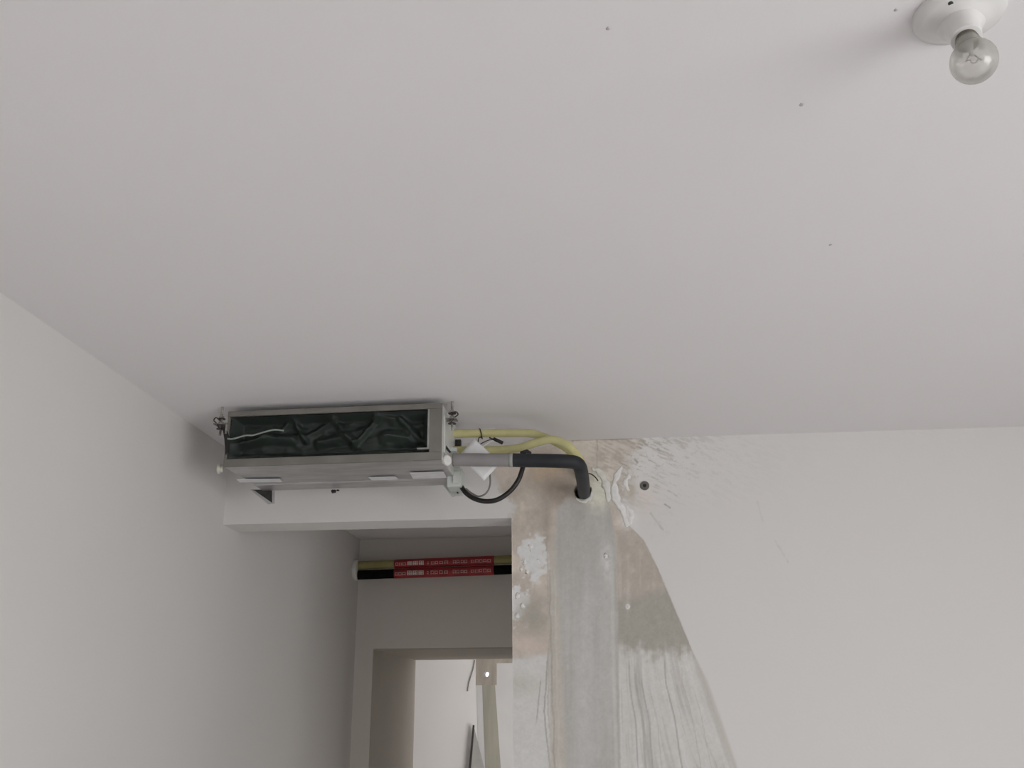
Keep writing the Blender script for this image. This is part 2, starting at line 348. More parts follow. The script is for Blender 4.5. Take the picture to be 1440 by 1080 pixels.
# the channel filled with smooth mortar, running down from the hole
cl = interp(V, [(690, 802), (715, 784), (760, 781), (900, 789), (1080, 796), (3000, 840)])
cr = interp(V, [(655, 846), (690, 855), (740, 862), (800, 867), (900, 868), (1080, 873), (3000, 900)])
mixc(bare*sst(742, 770, V)*sst(768, 778, U)*sst(872, 864, U), (166, 160, 151))
ch = sst(-4, 5, U-cl+n2*8+n1*4)*sst(-2, 2, cr-U+n2*4)*sst(682, 722, V+n2*14+n1*10)
mixc(ch, (158, 155, 150))
mixc(ch*np.exp(-((U-826)/13)**2)*sst(760, 860, V)*0.75, (166, 163, 160))
nw_ = fbm(U/11, V/140, 51)
mixc(ch*sst(0.0, 0.25, nw_+nv*0.3)*0.5, (167, 164, 160))
mixc(ch*sst(0.0, 0.25, -nw_-nv*0.3)*0.45, (150, 147, 142))
mixc(ch*np.clip(g(854, 790, 9, 26)*(0.7+n2*1.6), 0, 1), (182, 179, 175))
mixc(ch*sst(4, 1, np.abs(U-cr+6))*0.5*sst(750, 800, V), (178, 175, 169))
# sealant-pale area round the hole
mixc(np.clip(g(842, 690, 17, 24)*1.5*(0.9+n2), 0, 1), (190, 187, 173))
# scuffed paint right of the hole: fine slanted scratches and flecks fading out
fade = np.exp(-np.maximum(0, (U-880))/60.0)*sst(735, 640, V)*sst(815, 850, U)*(1-0.7*bare)
a = math.radians(24); su = U*math.cos(a)+V*math.sin(a); sv = -U*math.sin(a)+V*math.cos(a)
scr = fbm(su/11, sv/2.2, 41, 3)+0.6*n3
mixc(np.clip(fade*1.2, 0, 1)*sst(0.02, 0.13, scr)*0.95, (143, 136, 127))
mixc(np.clip(fade*1.2, 0, 1)*sst(0.04, 0.15, -scr)*0.8, (194, 191, 187))
mixc(np.clip(fade, 0, 1)*sst(0.19, 0.26, nf)*0.7, (140, 134, 126))
mixc(np.clip(g(908, 700, 15, 22)*(0.8+n2*2), 0, 1)*0.45, (190, 176, 166))
mixc(np.clip(g(930, 735, 22, 20)*(n2*4), 0, 1)*0.5, (170, 166, 161))
for (xa, ya, xb, yb_, wd, k) in ((1090, 760, 1108, 790, 1.8, .16), (1065, 705, 1073, 735, 1.4, .10), (935, 709, 942, 714, 1.6, .7), (915, 722, 932, 745, 1.5, .3), (940, 690, 952, 697, 1.5, .35), (893, 646, 896, 650, 2.2, .7), (925, 632, 928, 634, 1.6, .5)):
    dx, dy = xb-xa, yb_-ya; t = np.clip(((U-xa)*dx+(V-ya)*dy)/(dx*dx+dy*dy), 0, 1)
    dd = np.hypot(U-xa-t*dx, V-ya-t*dy); mixc(sst(wd, wd*0.3, dd+n2*4)*k, (135, 131, 126))
# dirty joint with the ceiling over the stripped area
ctop = interp(U, [(700, 620), (900, 615.5), (1440, 600)])
mixc(sst(3.2, 0.8, V-ctop+n2*3)*sst(790, 810, U)*sst(905, 870, U)*0.75, (128, 122, 114))
# hole where the pipes go in
mixc(np.clip(g(885, 728, 11, 17)*(0.9+n2*2.2), 0, 1), (192, 189, 185))
mixc(np.clip(g(888, 692, 6.5, 17)*(1.0+n2*1.2), 0, 1), (165, 157, 146))
mixc(np.clip(g(858, 640, 30, 14)*(n2*3.0+0.3), 0, 1)*0.6, (150, 142, 131))
hole = sst(1.0, 0.72, np.hypot((U-820)/12.5, (V-690)/10.0)+n2*0.5)
mixc(hole, (52, 47, 43))
tone = tone+(nf*9+n2*9+n1*5)[..., None]*np.clip(bare+fade, 0, 1)[..., None]
# relief (metres into the wall: positive = deeper)
hgt = bare*(1-0.8*low)*(0.0022+0.0012*n1+0.0008*n2)+ch*(0.0006+0.0012*np.exp(-((U-826)/26)**2))-rid*0.003+hole*0.05+bare*nf*0.0006+np.clip(fade, 0, 1)*scr*0.0012
hgt -= sst(0.0, 0.14, g(750, 782, 22, 34)*0.42-0.12+n2*0.4)*lf*0.002
hgt[:, gx > 0.80] = 0; hgt[:, 0] = 0; hgt[np.ix_(gz <= ZL+0.002, np.abs(gx-XJ) < 0.0015)] = 0
hgt[np.abs(gz-ZL) < 0.0015, :] = np.where(gx <= XJ+0.002, 0, hgt[np.abs(gz-ZL) < 0.0015, :]); hgt[-1, :] = np.minimum(hgt[-1, :], 0.002)
Yv = YB+hgt
tl = PAINT*lin(np.clip(tone, 1, 255))/REF
# split cells by what they are: paint, bare plaster, mortar
chc = (ch > 0.5) & (hole < 0.5); bac = (bare > 0.5) | (hole >= 0.5)
def cellmean(a): return (a[:-1, :-1].astype(int)+a[1:, :-1]+a[:-1, 1:]+a[1:, 1:]) >= 2
cC = cellmean(chc); cB = cellmean(bac) & ~cC; cP = ~(cC | cB)
there = ~(((gx[:-1]+gx[1:])*0.5 < XJ)[None, :] & ((gz[:-1]+gz[1:])*0.5 < ZL)[:, None])      # no wall in the doorway itself
cC &= there; cB &= there; cP &= there
nr, nc = X.shape; idx = np.arange(nr*nc).reshape(nr, nc)
Q = np.stack([idx[:-1, :-1], idx[:-1, 1:], idx[1:, 1:], idx[1:, :-1]], -1)
VV = np.stack([X, Yv, Z], -1).reshape(-1, 3); TT = np.concatenate([tl.reshape(-1, 3), np.ones((nr*nc, 1))], 1)
def grid_part(name, mask, material, parent=None, extra=None):
    q = Q[mask].reshape(-1, 4); used, inv = np.unique(q, return_inverse=True); q = inv.reshape(-1, 4)
    v = VV[used]; t = TT[used]
    if extra is not None:
        ev, ef = extra; q = np.concatenate([q, np.array(ef)+len(v)]); v = np.concatenate([v, ev])
        t = np.concatenate([t, np.tile([*PAINT, 1], (len(ev), 1))])
    me = bpy.data.meshes.new(name); me.vertices.add(len(v)); me.vertices.foreach_set('co', v.astype(np.float32).ravel())
    me.loops.add(q.size); me.loops.foreach_set('vertex_index', q.astype(np.int32).ravel())
    me.polygons.add(len(q)); me.polygons.foreach_set('loop_start', np.arange(0, q.size, 4, dtype=np.int32))
    me.update(calc_edges=True); me.validate()
    at = me.attributes.new('tone', 'FLOAT_COLOR', 'POINT'); at.data.foreach_set('color', t.astype(np.float32).ravel())
    return link(name, me, material, parent, smooth=True)
bb = bmesh.new()
box(bb, XL, XG, YB, YB+TH, ZL, ZC)                  # lintel over the doorway
ev = []; ef = []
for fc in bb.faces:
    s = len(ev); ev += [tuple(v.co) for v in fc.verts]; ef.append([s, s+1, s+2, s+3])
bb.free()
def quad(*p):
    s = len(ev); ev.extend(p); ef.append([s, s+1, s+2, s+3])
y1 = YB+TH
quad((XG, YB, ZL), (XJ, YB, ZL), (XJ, y1, ZL), (XG, y1, ZL)); quad((XG, y1, ZL), (XG, y1, ZC), (XJ, y1, ZC), (XJ, y1, ZL))
quad((XJ, YB, 0), (XJ, YB, ZL), (XJ, y1, ZL), (XJ, y1, 0)); quad((XJ, y1, 0), (XJ, y1, ZC), (XR, y1, ZC), (XR, y1, 0))
quad((XR, YB, 0), (XR, y1, 0), (XR, y1, ZC), (XR, YB, ZC))
ev_, ef_ = np.array(ev), ef
wall_back = grid_part('wall_back', cP, M['wallattr'], None, (ev_, ef_)); wall_back['kind'] = 'structure'
wall_back.data.set_sharp_from_angle(angle=math.radians(50))
pl = grid_part('bare_plaster', cB, M['bare'], wall_back)
pl['label'] = 'beige bare plaster where the white paint is stripped away'
mo = grid_part('mortar_channel', cC, M['mortar'], wall_back)
mo['label'] = 'smooth grey mortar filling the upright chase below the pipe hole'

# raised crumbs of white filler on the wall
def ridge(name, pts, r, m, seed, parent=wall_back, flat=0.32, label=None):
    b = bmesh.new(); P = smooth_path([on_y(px, py, YB) for px, py in pts], 8); n = len(P)
    rr = [r*(0.55+0.45*math.sin(math.pi*(i+0.6)/(n+0.2)))*(1+0.45*noise.noise(p*40+Vector((seed, 0, 0)))) for i, p in enumerate(P)]
    tube(b, P, rr, 12)
    for v in b.verts:
        v.co += Vector((0.005*noise.noise(v.co*70), 0.0, 0.005*noise.noise(v.co*70+Vector((5, 5, 5)))))
        v.co.y = YB+0.001+(v.co.y-YB)*flat*(1+0.5*noise.noise(v.co*60))
    o = obj(name, b, m, parent, True)
    if label: o['label'] = label
    return o
ridge('filler_ridge', [(875, 657), (868, 668), (864, 684), (867, 702), (875, 716), (879, 728), (883, 740)], 0.0125, M['putty'], 1, label='curved ridge of white filler right of the pipe hole')
ridge('filler_ridge', [(886, 668), (880, 678), (884, 690)], 0.008, M['putty'], 2)
ridge('filler_ridge', [(882, 712), (888, 722), (886, 738)], 0.009, M['putty'], 3)
ridge('sealant_bead', [(832, 659), (842, 662), (849, 673), (854, 688), (856, 706)], 0.012, M['foam'], 4, label='pale sealant lip around the pipe hole')
ridge('sealant_bead', [(809, 700), (818, 705), (828, 702), (834, 692)], 0.0055, M['foam'], 5)
for k, (px, py, s) in enumerate(((747, 770, .016), (738, 790, .012), (757, 790, .010), (728, 838, .010), (735, 852, .009), (727, 866, .009), (740, 835, .006), (852, 782, .008), (883, 853, .004), (742, 803, .009), (733, 800, .007))):
    b = bmesh.new(); p = on_y(px, py, YB); blob(b, (p.x, YB+0.0015, p.z), s*0.8, 0.0022, s*1.0, k, 0.9, 3, 2.6)
    obj('filler_crumb', b, M['putty'], wall_back, True)
# small plugged drill hole
p = on_y(906.5, 683, YB); b = bmesh.new()
lathe(b, [(0.0165, 0.001), (0.0160, -0.0028), (0.0110, -0.0035), (0.0060, -0.0020)], p, (0, 1, 0), 24)
o = obj('wall_plug', b, mat('grey_plug', (0.15, 0.147, 0.135), 0.8, var=0.2, vscale=60), wall_back, True, 40); o['label'] = 'small grey wall plug with a dark centre'
b = bmesh.new(); lathe(b, [(0.0062, -0.0015), (0.0056, -0.0034), (0.0030, -0.0030)], p, (0, 1, 0), 16); obj('plug_hole', b, M['rubber'], o, True)
b = bmesh.new(); tube(b, smooth_path([on_y(820, 668, YB-0.05), on_y(829, 666, YB-0.03), on_y(836, 670, YB-0.022), on_y(841, 676, YB-0.016)]), 0.0022, 8)
tag(obj('loose_wire', b, M['rubber'], None, True), 'short thin black wire poking out right of the black pipe at the wall hole', 'wire')

# specks of dirt in the ceiling paint
for px, py, s in ((1127, 147, .0035), (855, 40, .003), (1168, 344, .003), (1260, 14, .0025)):
    b = bmesh.new(); p = on_z(px, py, ZC); blob(b, p, s, s*1.3, 0.0012, px, 0.5, 2); obj('paint_speck', b, M['speck'], ceiling, True)

# ------------------------------------------------------------------ the ducted air-conditioning unit under the ceiling
AO = Vector((-1.131, 2.754, 2.452)); ca, sa = math.cos(math.radians(-1.33)), math.sin(math.radians(-1.33))
def A(u, v, w): return (AO.x+u*ca-v*sa, AO.y+u*sa+v*ca, AO.z+w)
W, DP, HH = 0.680, 0.338, 0.178
ac = thing('air_conditioner', 'galvanised ducted air conditioning unit with green sheet in its outlet, hung under the ceiling', 'air conditioner', A(W/2, DP/2, 0))
b = bmesh.new()
box(b, 0.002, W-0.004, 0.006, DP, HH-0.004, HH-0.001, f=A); box(b, 0.002, 0.005, 0.006, DP, 0.004, HH-0.004, f=A); box(b, 0.005, W-0.005, DP-0.003, DP, 0.004, HH-0.004, f=A)
box(b, 0.005, W-0.005, 0.10, 0.104, 0.004, HH-0.004, f=A)
obj('casing', b, M['galv'], ac)
# underside: tray with upturned lips and a stiffening step
b = bmesh.new()
prof = [(0.004, 0.010), (0.006, 0.001), (0.10, 0.0), (0.105, 0.003), (0.25, 0.003), (0.256, -0.001), (DP, -0.001), (DP+0.002, 0.012)]
va = [[b.verts.new(A(u, v, w_)) for v, w_ in prof] for u in (0.002, W-0.003)]
for i in range(len(prof)-1): b.faces.new((va[0][i], va[0][i+1], va[1][i+1], va[1][i]))
b.normal_update(); bmesh.ops.solidify(b, geom=b.faces[:], thickness=0.0015)
bot = obj('bottom_panel', b, M['galv'], ac)
def sheen_streak(px0, px1, py0, py1, sl):  # thin pale strips standing in for reflections on the metal underside
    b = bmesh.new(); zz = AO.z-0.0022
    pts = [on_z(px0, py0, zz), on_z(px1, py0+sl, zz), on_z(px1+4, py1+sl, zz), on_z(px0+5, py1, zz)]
    prism(b, pts, (0, 0, 0.0008)); obj('sheen_streak', b, M['sheen_streak'], bot)
sheen_streak(332, 393, 674, 678.5, -0.5); sheen_streak(518, 556, 671.5, 675.5, -1.2); sheen_streak(576, 624, 665, 673.5, -1.6)
b = bmesh.new()
box(b, W-0.004, W, 0.006, DP, 0.002, HH-0.002, 0.0008, A); box(b, W, W+0.004, 0.03, DP-0.04, 0.03, HH-0.03, 0.0015, A)
sp = obj('side_panel', b, M['bright'], ac); sp['label'] = 'pale zinc right side panel'
# outlet flange (picture frame with an inner lip)
b = bmesh.new()
box(b, 0, W, -0.003, 0.006, HH-0.017, HH, 0.001, A); box(b, 0, W, -0.003, 0.006, 0.0, 0.024, 0.001, A)
box(b, 0, 0.008, -0.002, 0.006, 0.024, HH-0.017, 0.001, A); box(b, W-0.038, W, -0.002, 0.006, 0.024, HH-0.017, 0.001, A)
fr = obj('outlet_frame', b, M['frame'], ac)
b = bmesh.new(); box(b, W-0.044, W-0.038, -0.004, 0.012, 0.036, HH-0.018, 0.0008, A); box(b, W-0.075, W-0.038, -0.005, 0.012, 0.034, 0.038, 0.0008, A)
obj('frame_lip', b, M['lip'], fr)
# crumpled dark green sheet stuffed in the outlet
nu, nw = 150, 46; b = bmesh.new(); vs = []
def seg(u, w_, a, c):
    dx, dy = c[0]-a[0], c[1]-a[1]; t = max(0, min(1, ((u-a[0])*dx+(w_-a[1])*dy)/(dx*dx+dy*dy)))
    return math.hypot(u-a[0]-t*dx, w_-a[1]-t*dy)
FOLDS = [((0.01, .075), (.12, .098), .020, .030), ((.12, .098), (.20, .095), .020, .024), ((.19, .165), (.24, .09), .013, .022), ((.16, .125), (.19, .160), .010, .014),
         ((.24, .10), (.33, .148), .015, .018), ((.33, .148), (.40, .07), .017, .020), ((.40, .075), (.47, .15), .012, .016), ((.47, .15), (.55, .14), .022, .026),
         ((.50, .085), (.57, .08), .030, .028), ((.55, .14), (.63, .05), .014, .020), ((.57, .15), (.63, .15), .012, .015), ((.0, .035), (.22, .04), .013, .020), ((.24, .04), (.62, .038), .010, .015), ((.28, .08), (.38, .095), .02, .018)]
for j in range(nw+1):
    row = []
    for i in range(nu+1):
        u = 0.008+(W-0.052)*i/nu; w_ = 0.022+(HH-0.039)*j/nw
        q = Vector((u*11, w_*22, 3.3)); d = 0.052
        for a_, c_, wd, am in FOLDS:
            s = seg(u+0.008*noise.noise(q), w_+0.006*noise.noise(q+Vector((9, 0, 0))), a_, c_); d -= 1.25*am*max(0, 1-s/wd)
        d += 0.016*noise.noise(q*0.7)+0.010*abs(noise.noise(q*1.6))-0.004*noise.noise(q*4)
        e = min(i, nu-i, j*1.2, (nw-j)*1.2)/6.0
        if e < 1: d = d*e+0.012*(1-e)
        row.append(b.verts.new(A(u, max(d, 0.003), w_)))
    vs.append(row)
for j in range(nw):
    for i in range(nu): b.faces.new((vs[j][i], vs[j][i+1], vs[j+1][i+1], vs[j+1][i]))
sheet = obj('crumpled_sheet', b, M['green'], ac, True); sheet['label'] = 'crumpled dark green sheet stuffed in the outlet'
b = bmesh.new(); Yf = AO.y-0.004
tube(b, smooth_path([on_y(320, 617, Yf), on_y(328, 617, Yf), on_y(345, 612.5, Yf), on_y(356, 612, Yf), on_y(370, 608, Yf-0.002), on_y(385, 604.5, Yf-0.002), on_y(399, 605.5, Yf+0.012)]), 0.0027, 8)
obj('string', b, M['string'], sheet, True)['label'] = 'pale string lying across the sheet'
b = bmesh.new(); prism(b, [on_y(312, 598, Yf), on_y(317, 598, Yf), on_y(323, 617, Yf), on_y(322, 634, Yf), on_y(317, 640, Yf), on_y(315.5, 618, Yf)], (0, 0.002, 0))
obj('sheet_edge', b, M['rubber'], sheet)
# round plugs at the lower corners
def cap_at(px, py, Y, r, m, ax):
    b = bmesh.new(); p = on_y(px, py, Y); lathe(b, [(r*0.7, -0.010), (r*0.72, -0.003), (r, -0.002), (r, 0.005), (r*0.8, 0.008)], p, ax, 20); return obj('drain_plug', b, m, ac, True, 40)
cap_at(309, 659, 2.80, 0.0165, M['cream'], (-1, -0.25, 0)); cap_at(628, 647.5, 2.775, 0.0165, M['white'], (0.8, -0.6, 0.0))
# hanging lugs with threaded rods and nuts
for side in (0, 1):
    u0, u1 = ((-0.044, 0.006) if side == 0 else (W-0.006, W+0.038)); uc = -0.026 if side == 0 else W+0.022; vv = 0.012 if side == 0 else 0.05
    b = bmesh.new()
    box(b, u0, u1, vv-0.018, vv+0.018, 0.138, 0.141, 0.0006, A)
    ux = 0.0 if side == 0 else W
    box(b, ux-0.003, ux+0.003, vv-0.018, vv+0.018, 0.105, 0.141, 0.0006, A)
    lug = obj('hanging_lug', b, M['rust'], ac)
    b = bmesh.new(); zt = ZC-AO.z
    tube(b, [A(uc, vv, 0.105+0.004*k) for k in range(int((zt-0.105)/0.004)+1)], [0.0042 if k % 2 else 0.0034 for k in range(int((zt-0.105)/0.004)+1)], 10); obj('threaded_rod', b, M['rust'], lug)
    for wz in (0.127, 0.1415, 0.160):
        b = bmesh.new(); lathe(b, [(0.0085, 0), (0.0085, 0.007)], A(uc, vv, wz), (0, 0, 1), 6); obj('nut', b, M['rust'], lug)
        b = bmesh.new(); lathe(b, [(0.0125, -0.0018), (0.0125, 0)], A(uc, vv, wz), (0, 0, 1), 18); obj('washer', b, M['dark'], lug)
    b = bmesh.new(); s_ = -1 if side == 0 else 1
    tube(b, smooth_path([A(uc, vv-0.01, 0.150), A(uc+s_*0.012, vv-0.013, 0.160), A(uc+s_*0.02, vv-0.01, 0.152), A(uc+s_*0.008, vv-0.012, 0.140), A(uc-s_*0.004, vv-0.014, 0.120)]), 0.002, 6); obj('twisted_wire', b, M['dark'], lug, True)
# triangular rear flanges below the back edge
Yb = 3.088
b = bmesh.new(); prism(b, [on_y(352, 688.5, Yb), on_y(385, 688.5, Yb), on_y(384, 707, Yb), on_y(378, 707.5, Yb)], (0, 0.0025, 0))
fl_ = obj('rear_flange', b, M['dark'], ac)
b = bmesh.new(); prism(b, [on_y(351, 688, Yb-0.006), on_y(358, 690, Yb-0.006), on_y(383, 707.5, Yb-0.006), on_y(377, 709, Yb-0.006)], (0, 0.004, 0)); obj('flange_edge', b, M['galv'], fl_)
b = bmesh.new(); prism(b, [on_y(382.5, 689, Yb-0.006), on_y(386, 689, Yb-0.006), on_y(385.5, 708, Yb-0.006), on_y(382.5, 708, Yb-0.006)], (0, 0.004, 0)); obj('flange_edge', b, M['galv'], fl_)
b = bmesh.new(); prism(b, [on_y(622, 680, Yb), on_y(645, 679, Yb), on_y(651, 698, Yb), on_y(637, 698, Yb)], (0, 0.0025, 0)); fr2 = obj('rear_flange', b, M['bright'], ac)
b = bmesh.new(); prism(b, [on_y(622, 681, Yb-0.006), on_y(626, 681, Yb-0.006), on_y(640, 697, Yb-0.006), on_y(636, 699, Yb-0.006)], (0, 0.004, 0)); obj('flange_edge', b, M['pale'], fr2)
b = bmesh.new(); prism(b, [on_y(634, 682, Yb-0.006), on_y(636, 682, Yb-0.006), on_y(645, 693, Yb-0.006), on_y(643.5, 694, Yb-0.006)], (0, 0.004, 0)); obj('flange_edge', b, M['dark'], fr2)
# clip under the back edge
b = bmesh.new(); p = on_y(469, 691, Yb-0.01); blob(b, p, .008, .005, .006, 3, .6); p2 = on_y(475, 689.5, Yb-0.01); blob(b, p2, .006, .004, .003, 5, .5)
obj('clip', b, M['rubber'], ac, True)
# pale connection box at the lower right rear
b = bmesh.new(); p0 = on_y(630, 660, 2.99); p1 = on_y(650, 686, 2.99); box(b, p0.x, p1.x, 2.97, 3.05, p1.z, p0.z, 0.003); bx = obj('connection_box', b, M['pale'], ac)
b = bmesh.new(); q0 = on_y(637, 663, 2.965); q1 = on_y(646, 679, 2.965); box(b, q0.x, q1.x, 2.962, 2.97, q1.z, q0.z, 0.001); obj('box_lid', b, M['bright'], bx)
b = bmesh.new(); tube(b, smooth_path([on_y(626.5, 627, 2.80), on_y(629, 631, 2.79), on_y(633, 636, 2.80)]), 0.0035, 8); obj('cable_stub', b, M['rubber'], ac, True)
# pipe stubs on the side panel
for (px, py, Y, r) in ((631, 610, 2.92, .0105), (636, 633, 2.93, .0105)):
    b = bmesh.new(); p = on_y(px, py, Y); lathe(b, [(r*1.7, 0), (r*1.7, .004), (r, .005), (r, .02)], (p.x-0.012, p.y, p.z), (1, 0, 0), 18); obj('pipe_stub', b, M['dark'], ac, True, 40)
b = bmesh.new(); p = on_y(640, 624, 2.96); box(b, p.x-0.02, p.x+0.02, 2.95, 2.97, p.z-0.012, p.z+0.012, 0.002); obj('valve_bracket', b, M['dark'], ac)
b = bmesh.new(); p = on_y(637, 633, 2.87); box(b, p.x-0.012, p.x+0.012, 2.862, 2.885, p.z-0.006, p.z+0.007, 0.002); obj('terminal_cover', b, M['pale'], ac)

# ------------------------------------------------------------------ pipes and cables running from the unit to the wall
def route(name, pts, r, m, label, cat, wob=0.02, seg=18, parent=None):
    b = bmesh.new(); tube(b, smooth_path([on_y(*p) for p in pts], 10), r, seg, wob=wob)
    o = obj(name, b, m, parent, True)
    if not parent: tag(o, label, cat)
    return o
route('refrigerant_pipe', [(633, 610, 2.93), (660, 609.5, 2.94), (700, 609, 2.95), (740, 609, 2.97), (760, 613, 3.02), (782, 622, 3.09), (800, 634, 3.16), (812, 655, 3.24), (816, 680, 3.315)], 0.0135, M['yellow'],
      'upper yellow foam covered pipe from the ceiling unit, running straight under the ceiling', 'pipe')
route('refrigerant_pipe', [(638, 633.5, 2.925), (665, 633.5, 2.925), (700, 633, 2.925), (730, 630, 2.925), (752, 623, 2.93), (775, 618.5, 2.955), (794, 624, 3.0), (808, 636, 3.06), (818, 652, 3.15), (824, 680, 3.315)], 0.0135, M['yellow'],
      'lower yellow foam covered pipe that arches over the black pipe to the wall', 'pipe')
dp = thing('drain_pipe', 'thick grey and black wrapped drain pipe bending down into the wall hole', 'pipe', on_y(722, 647, 2.84))
route('grey_sleeve', [(637, 646.5, 2.835), (660, 646.5, 2.835), (690, 646.8, 2.835), (722, 647, 2.835)], 0.0205, M['greywrap'], '', '', 0.01, 22, dp)['label'] = 'grey wrapped section'
route('black_sleeve', [(720, 647, 2.835), (745, 647.5, 2.835), (775, 648, 2.835), (797, 648.8, 2.838), (810, 651, 2.85), (816, 658, 2.885), (819, 672, 2.99), (820.5, 684, 3.12), (821, 692, 3.25), (821, 695, 3.31)], 0.0215, M['black'], '', '', 0.015, 22, dp)['label'] = 'black foam section'
b = bmesh.new(); tube(b, [on_y(716, 647, 2.835), on_y(721.5, 647, 2.835)], 0.0222, 22); obj('tape_band', b, mat('pale_tape', (0.36, 0.37, 0.35), 0.5, var=0.05), dp, True)
b = bmesh.new(); tube(b, [on_y(733, 637, 2.835), on_y(741, 634.5, 2.85), on_y(745, 637, 2.87)], 0.006, 10); obj('strap_end', b, M['black'], dp, True)
route('power_cable', [(649, 685, 3.0), (656, 694, 2.98), (668, 701.5, 2.96), (684, 705, 2.95), (701, 702, 2.95), (718, 690, 2.95), (729, 675, 2.95), (734.5, 660, 2.95), (737, 648, 2.95), (741, 640, 2.945)], 0.0078, M['rubber'],
      'thick black cable looping below the grey pipe', 'cable', 0.0, 14)
route('control_wire', [(687, 655, 2.965), (689, 668, 2.965), (689, 682, 2.965), (684, 693, 2.968), (674, 698, 2.97), (664, 694, 2.975), (655, 687, 2.98)], 0.0028, M['wire'], 'thin grey wire curling inside the black cable loop', 'wire', 0, 8)
# paper tag behind the grey pipe
b = bmesh.new(); C4 = [on_y(667, 617, 2.875), on_y(704, 651, 2.868), on_y(681, 676, 2.872), on_y(645, 641, 2.879)]; n = 8; G = []
for i in range(n+1):
    r_ = []
    for j in range(n+1):
        s, t = i/n, j/n; p = C4[0]*(1-s)*(1-t)+C4[1]*s*(1-t)+C4[2]*s*t+C4[3]*(1-s)*t; p.y -= 0.003*math.sin(math.pi*s)*t; r_.append(b.verts.new(p))
    G.append(r_)
for i in range(n):
    for j in range(n): b.faces.new((G[i][j], G[i+1][j], G[i+1][j+1], G[i][j+1]))
b.normal_update(); bmesh.ops.solidify(b, geom=b.faces[:], thickness=0.0006)
tag(obj('paper_tag', b, M['paper'], None, True), 'square white paper tag turned on its corner behind the grey pipe', 'tag')
# wire tie round the upper yellow pipe
b = bmesh.new(); c = on_y(673, 610, 2.944); pts = []
for k in range(23):
    a_ = math.radians(200-k*15.5); pts.append((c.x+0.012*math.cos(a_*0.5+0.6), c.y-0.0165*math.cos(a_), c.z+0.0165*math.sin(a_)))
pts += [(c.x+0.004, c.y-0.022, c.z-0.02), on_y(672, 624, 2.90)]
tube(b, smooth_path(pts, 3), 0.0019, 7); tag(obj('wire_tie', b, M['wire2'], None, True), 'thin dark wire tied around the upper yellow pipe', 'wire')
# loose leads ending in a black sleeve
ld = thing('lead_wire', 'pair of thin loose leads ending in a short black sleeve between the yellow pipes', 'wire', on_y(690, 620, 2.90))
b = bmesh.new(); tube(b, smooth_path([on_y(673, 626, 2.90), on_y(680, 622, 2.895), on_y(689, 618.5, 2.89), on_y(696, 618.5, 2.89)]), 0.0016, 7); obj('lead', b, M['wire2'], ld, True)
b = bmesh.new(); tube(b, smooth_path([on_y(678, 629, 2.90), on_y(685, 624, 2.895), on_y(692, 620, 2.89), on_y(698, 619, 2.89)]), 0.0016, 7); obj('lead', b, M['paper'], ld, True)
b = bmesh.new(); tube(b, [on_y(688, 615.5, 2.89), on_y(695, 618, 2.89)], 0.0022, 8); tube(b, [on_y(694, 617, 2.89), on_y(707, 623, 2.89)], 0.0058, 12); obj('black_sleeve', b, M['rubber'], ld, True)

# ------------------------------------------------------------------ ceiling lamp holder with a clear bulb
LB = on_z(1348, 17, ZC)
lp = thing('ceiling_lamp', 'white round ceiling lamp holder with a bare clear light bulb', 'lamp', LB)
R0 = 0.060
b = bmesh.new(); lathe(b, [(R0, 0), (R0, -0.005), (R0*0.97, -0.009), (R0*0.80, -0.0125), (R0*0.62, -0.016), (R0*0.52, -0.021), (R0*0.45, -0.022)], LB, (0, 0, 1), 56); obj('lamp_base', b, M['porc'], lp, True, 50)
nk = on_z(1359, 47, ZC-0.062); ax = (nk-Vector((LB.x, LB.y, ZC))).normalized(); o0 = Vector((LB.x, LB.y, ZC-0.012))
ax = Vector((ax.x*0.9, ax.y*0.9, ax.z)).normalized(); L0 = (nk-o0).length
b = bmesh.new(); lathe(b, [(0.034, 0.0), (0.032, 0.006), (0.026, 0.016), (0.0225, 0.028), (0.0205, L0*0.8), (0.0195, L0*0.97), (0.0170, L0*0.98)], o0, ax, 40); obj('lamp_socket', b, M['porc'], lp, True, 50)
b = bmesh.new(); sc_ = on_z(1337, 4, ZC-0.012); lathe(b, [(0.0045, 0.004), (0.0048, -0.001), (0.003, -0.0025)], sc_, (0, 0, 1), 16); obj('screw', b, M['dark'], lp, True, 40)
b = bmesh.new(); cprof = [(0.0135, L0*0.9)]
for k in range(7): cprof += [(0.0135 if k % 2 else 0.0145, L0*0.97+k*0.0016)]
cprof.append((0.0138, L0*0.97+0.011)); lathe(b, cprof, o0, ax, 32)
bulb_o = on_z(1369.5, 86, ZC-0.108)
cap_o = obj('bulb_cap', b, M['brass'], lp, True)
bs = o0+ax*(L0*0.97+0.005); bax = (bulb_o-bs).normalized(); bl = (bulb_o-bs).length
b = bmesh.new(); R1 = 0.0295; pr = [(0.0150, 0.0), (0.0158, bl*0.14), (0.0182, bl*0.30)]
for k in range(17):
    t = math.radians(-48+k*138/16); pr.append((R1*math.cos(t), bl+R1*math.sin(t)))
lathe(b, pr, bs, bax, 40); gl = obj('bulb', b, M['glass'], lp, True); gl['label'] = 'clear glass bulb'
b = bmesh.new(); lathe(b, [(0.007, 0.001), (0.0055, bl*0.30), (0.0030, bl*0.55), (0.0022, bl*0.72)], bs, bax, 14); obj('bulb_stem', b, mat('stem_glass', (0.42, 0.42, 0.39), 0.3, var=0.05), gl, True)
q = bax.to_track_quat('Z', 'Y')
b = bmesh.new(); F_ = [bs+q @ Vector((-0.010+0.020*k/8, 0.004*math.sin(k*1.2), bl*(0.98+0.05*(k % 2)))) for k in range(9)]; tube(b, F_, 0.0006, 5)
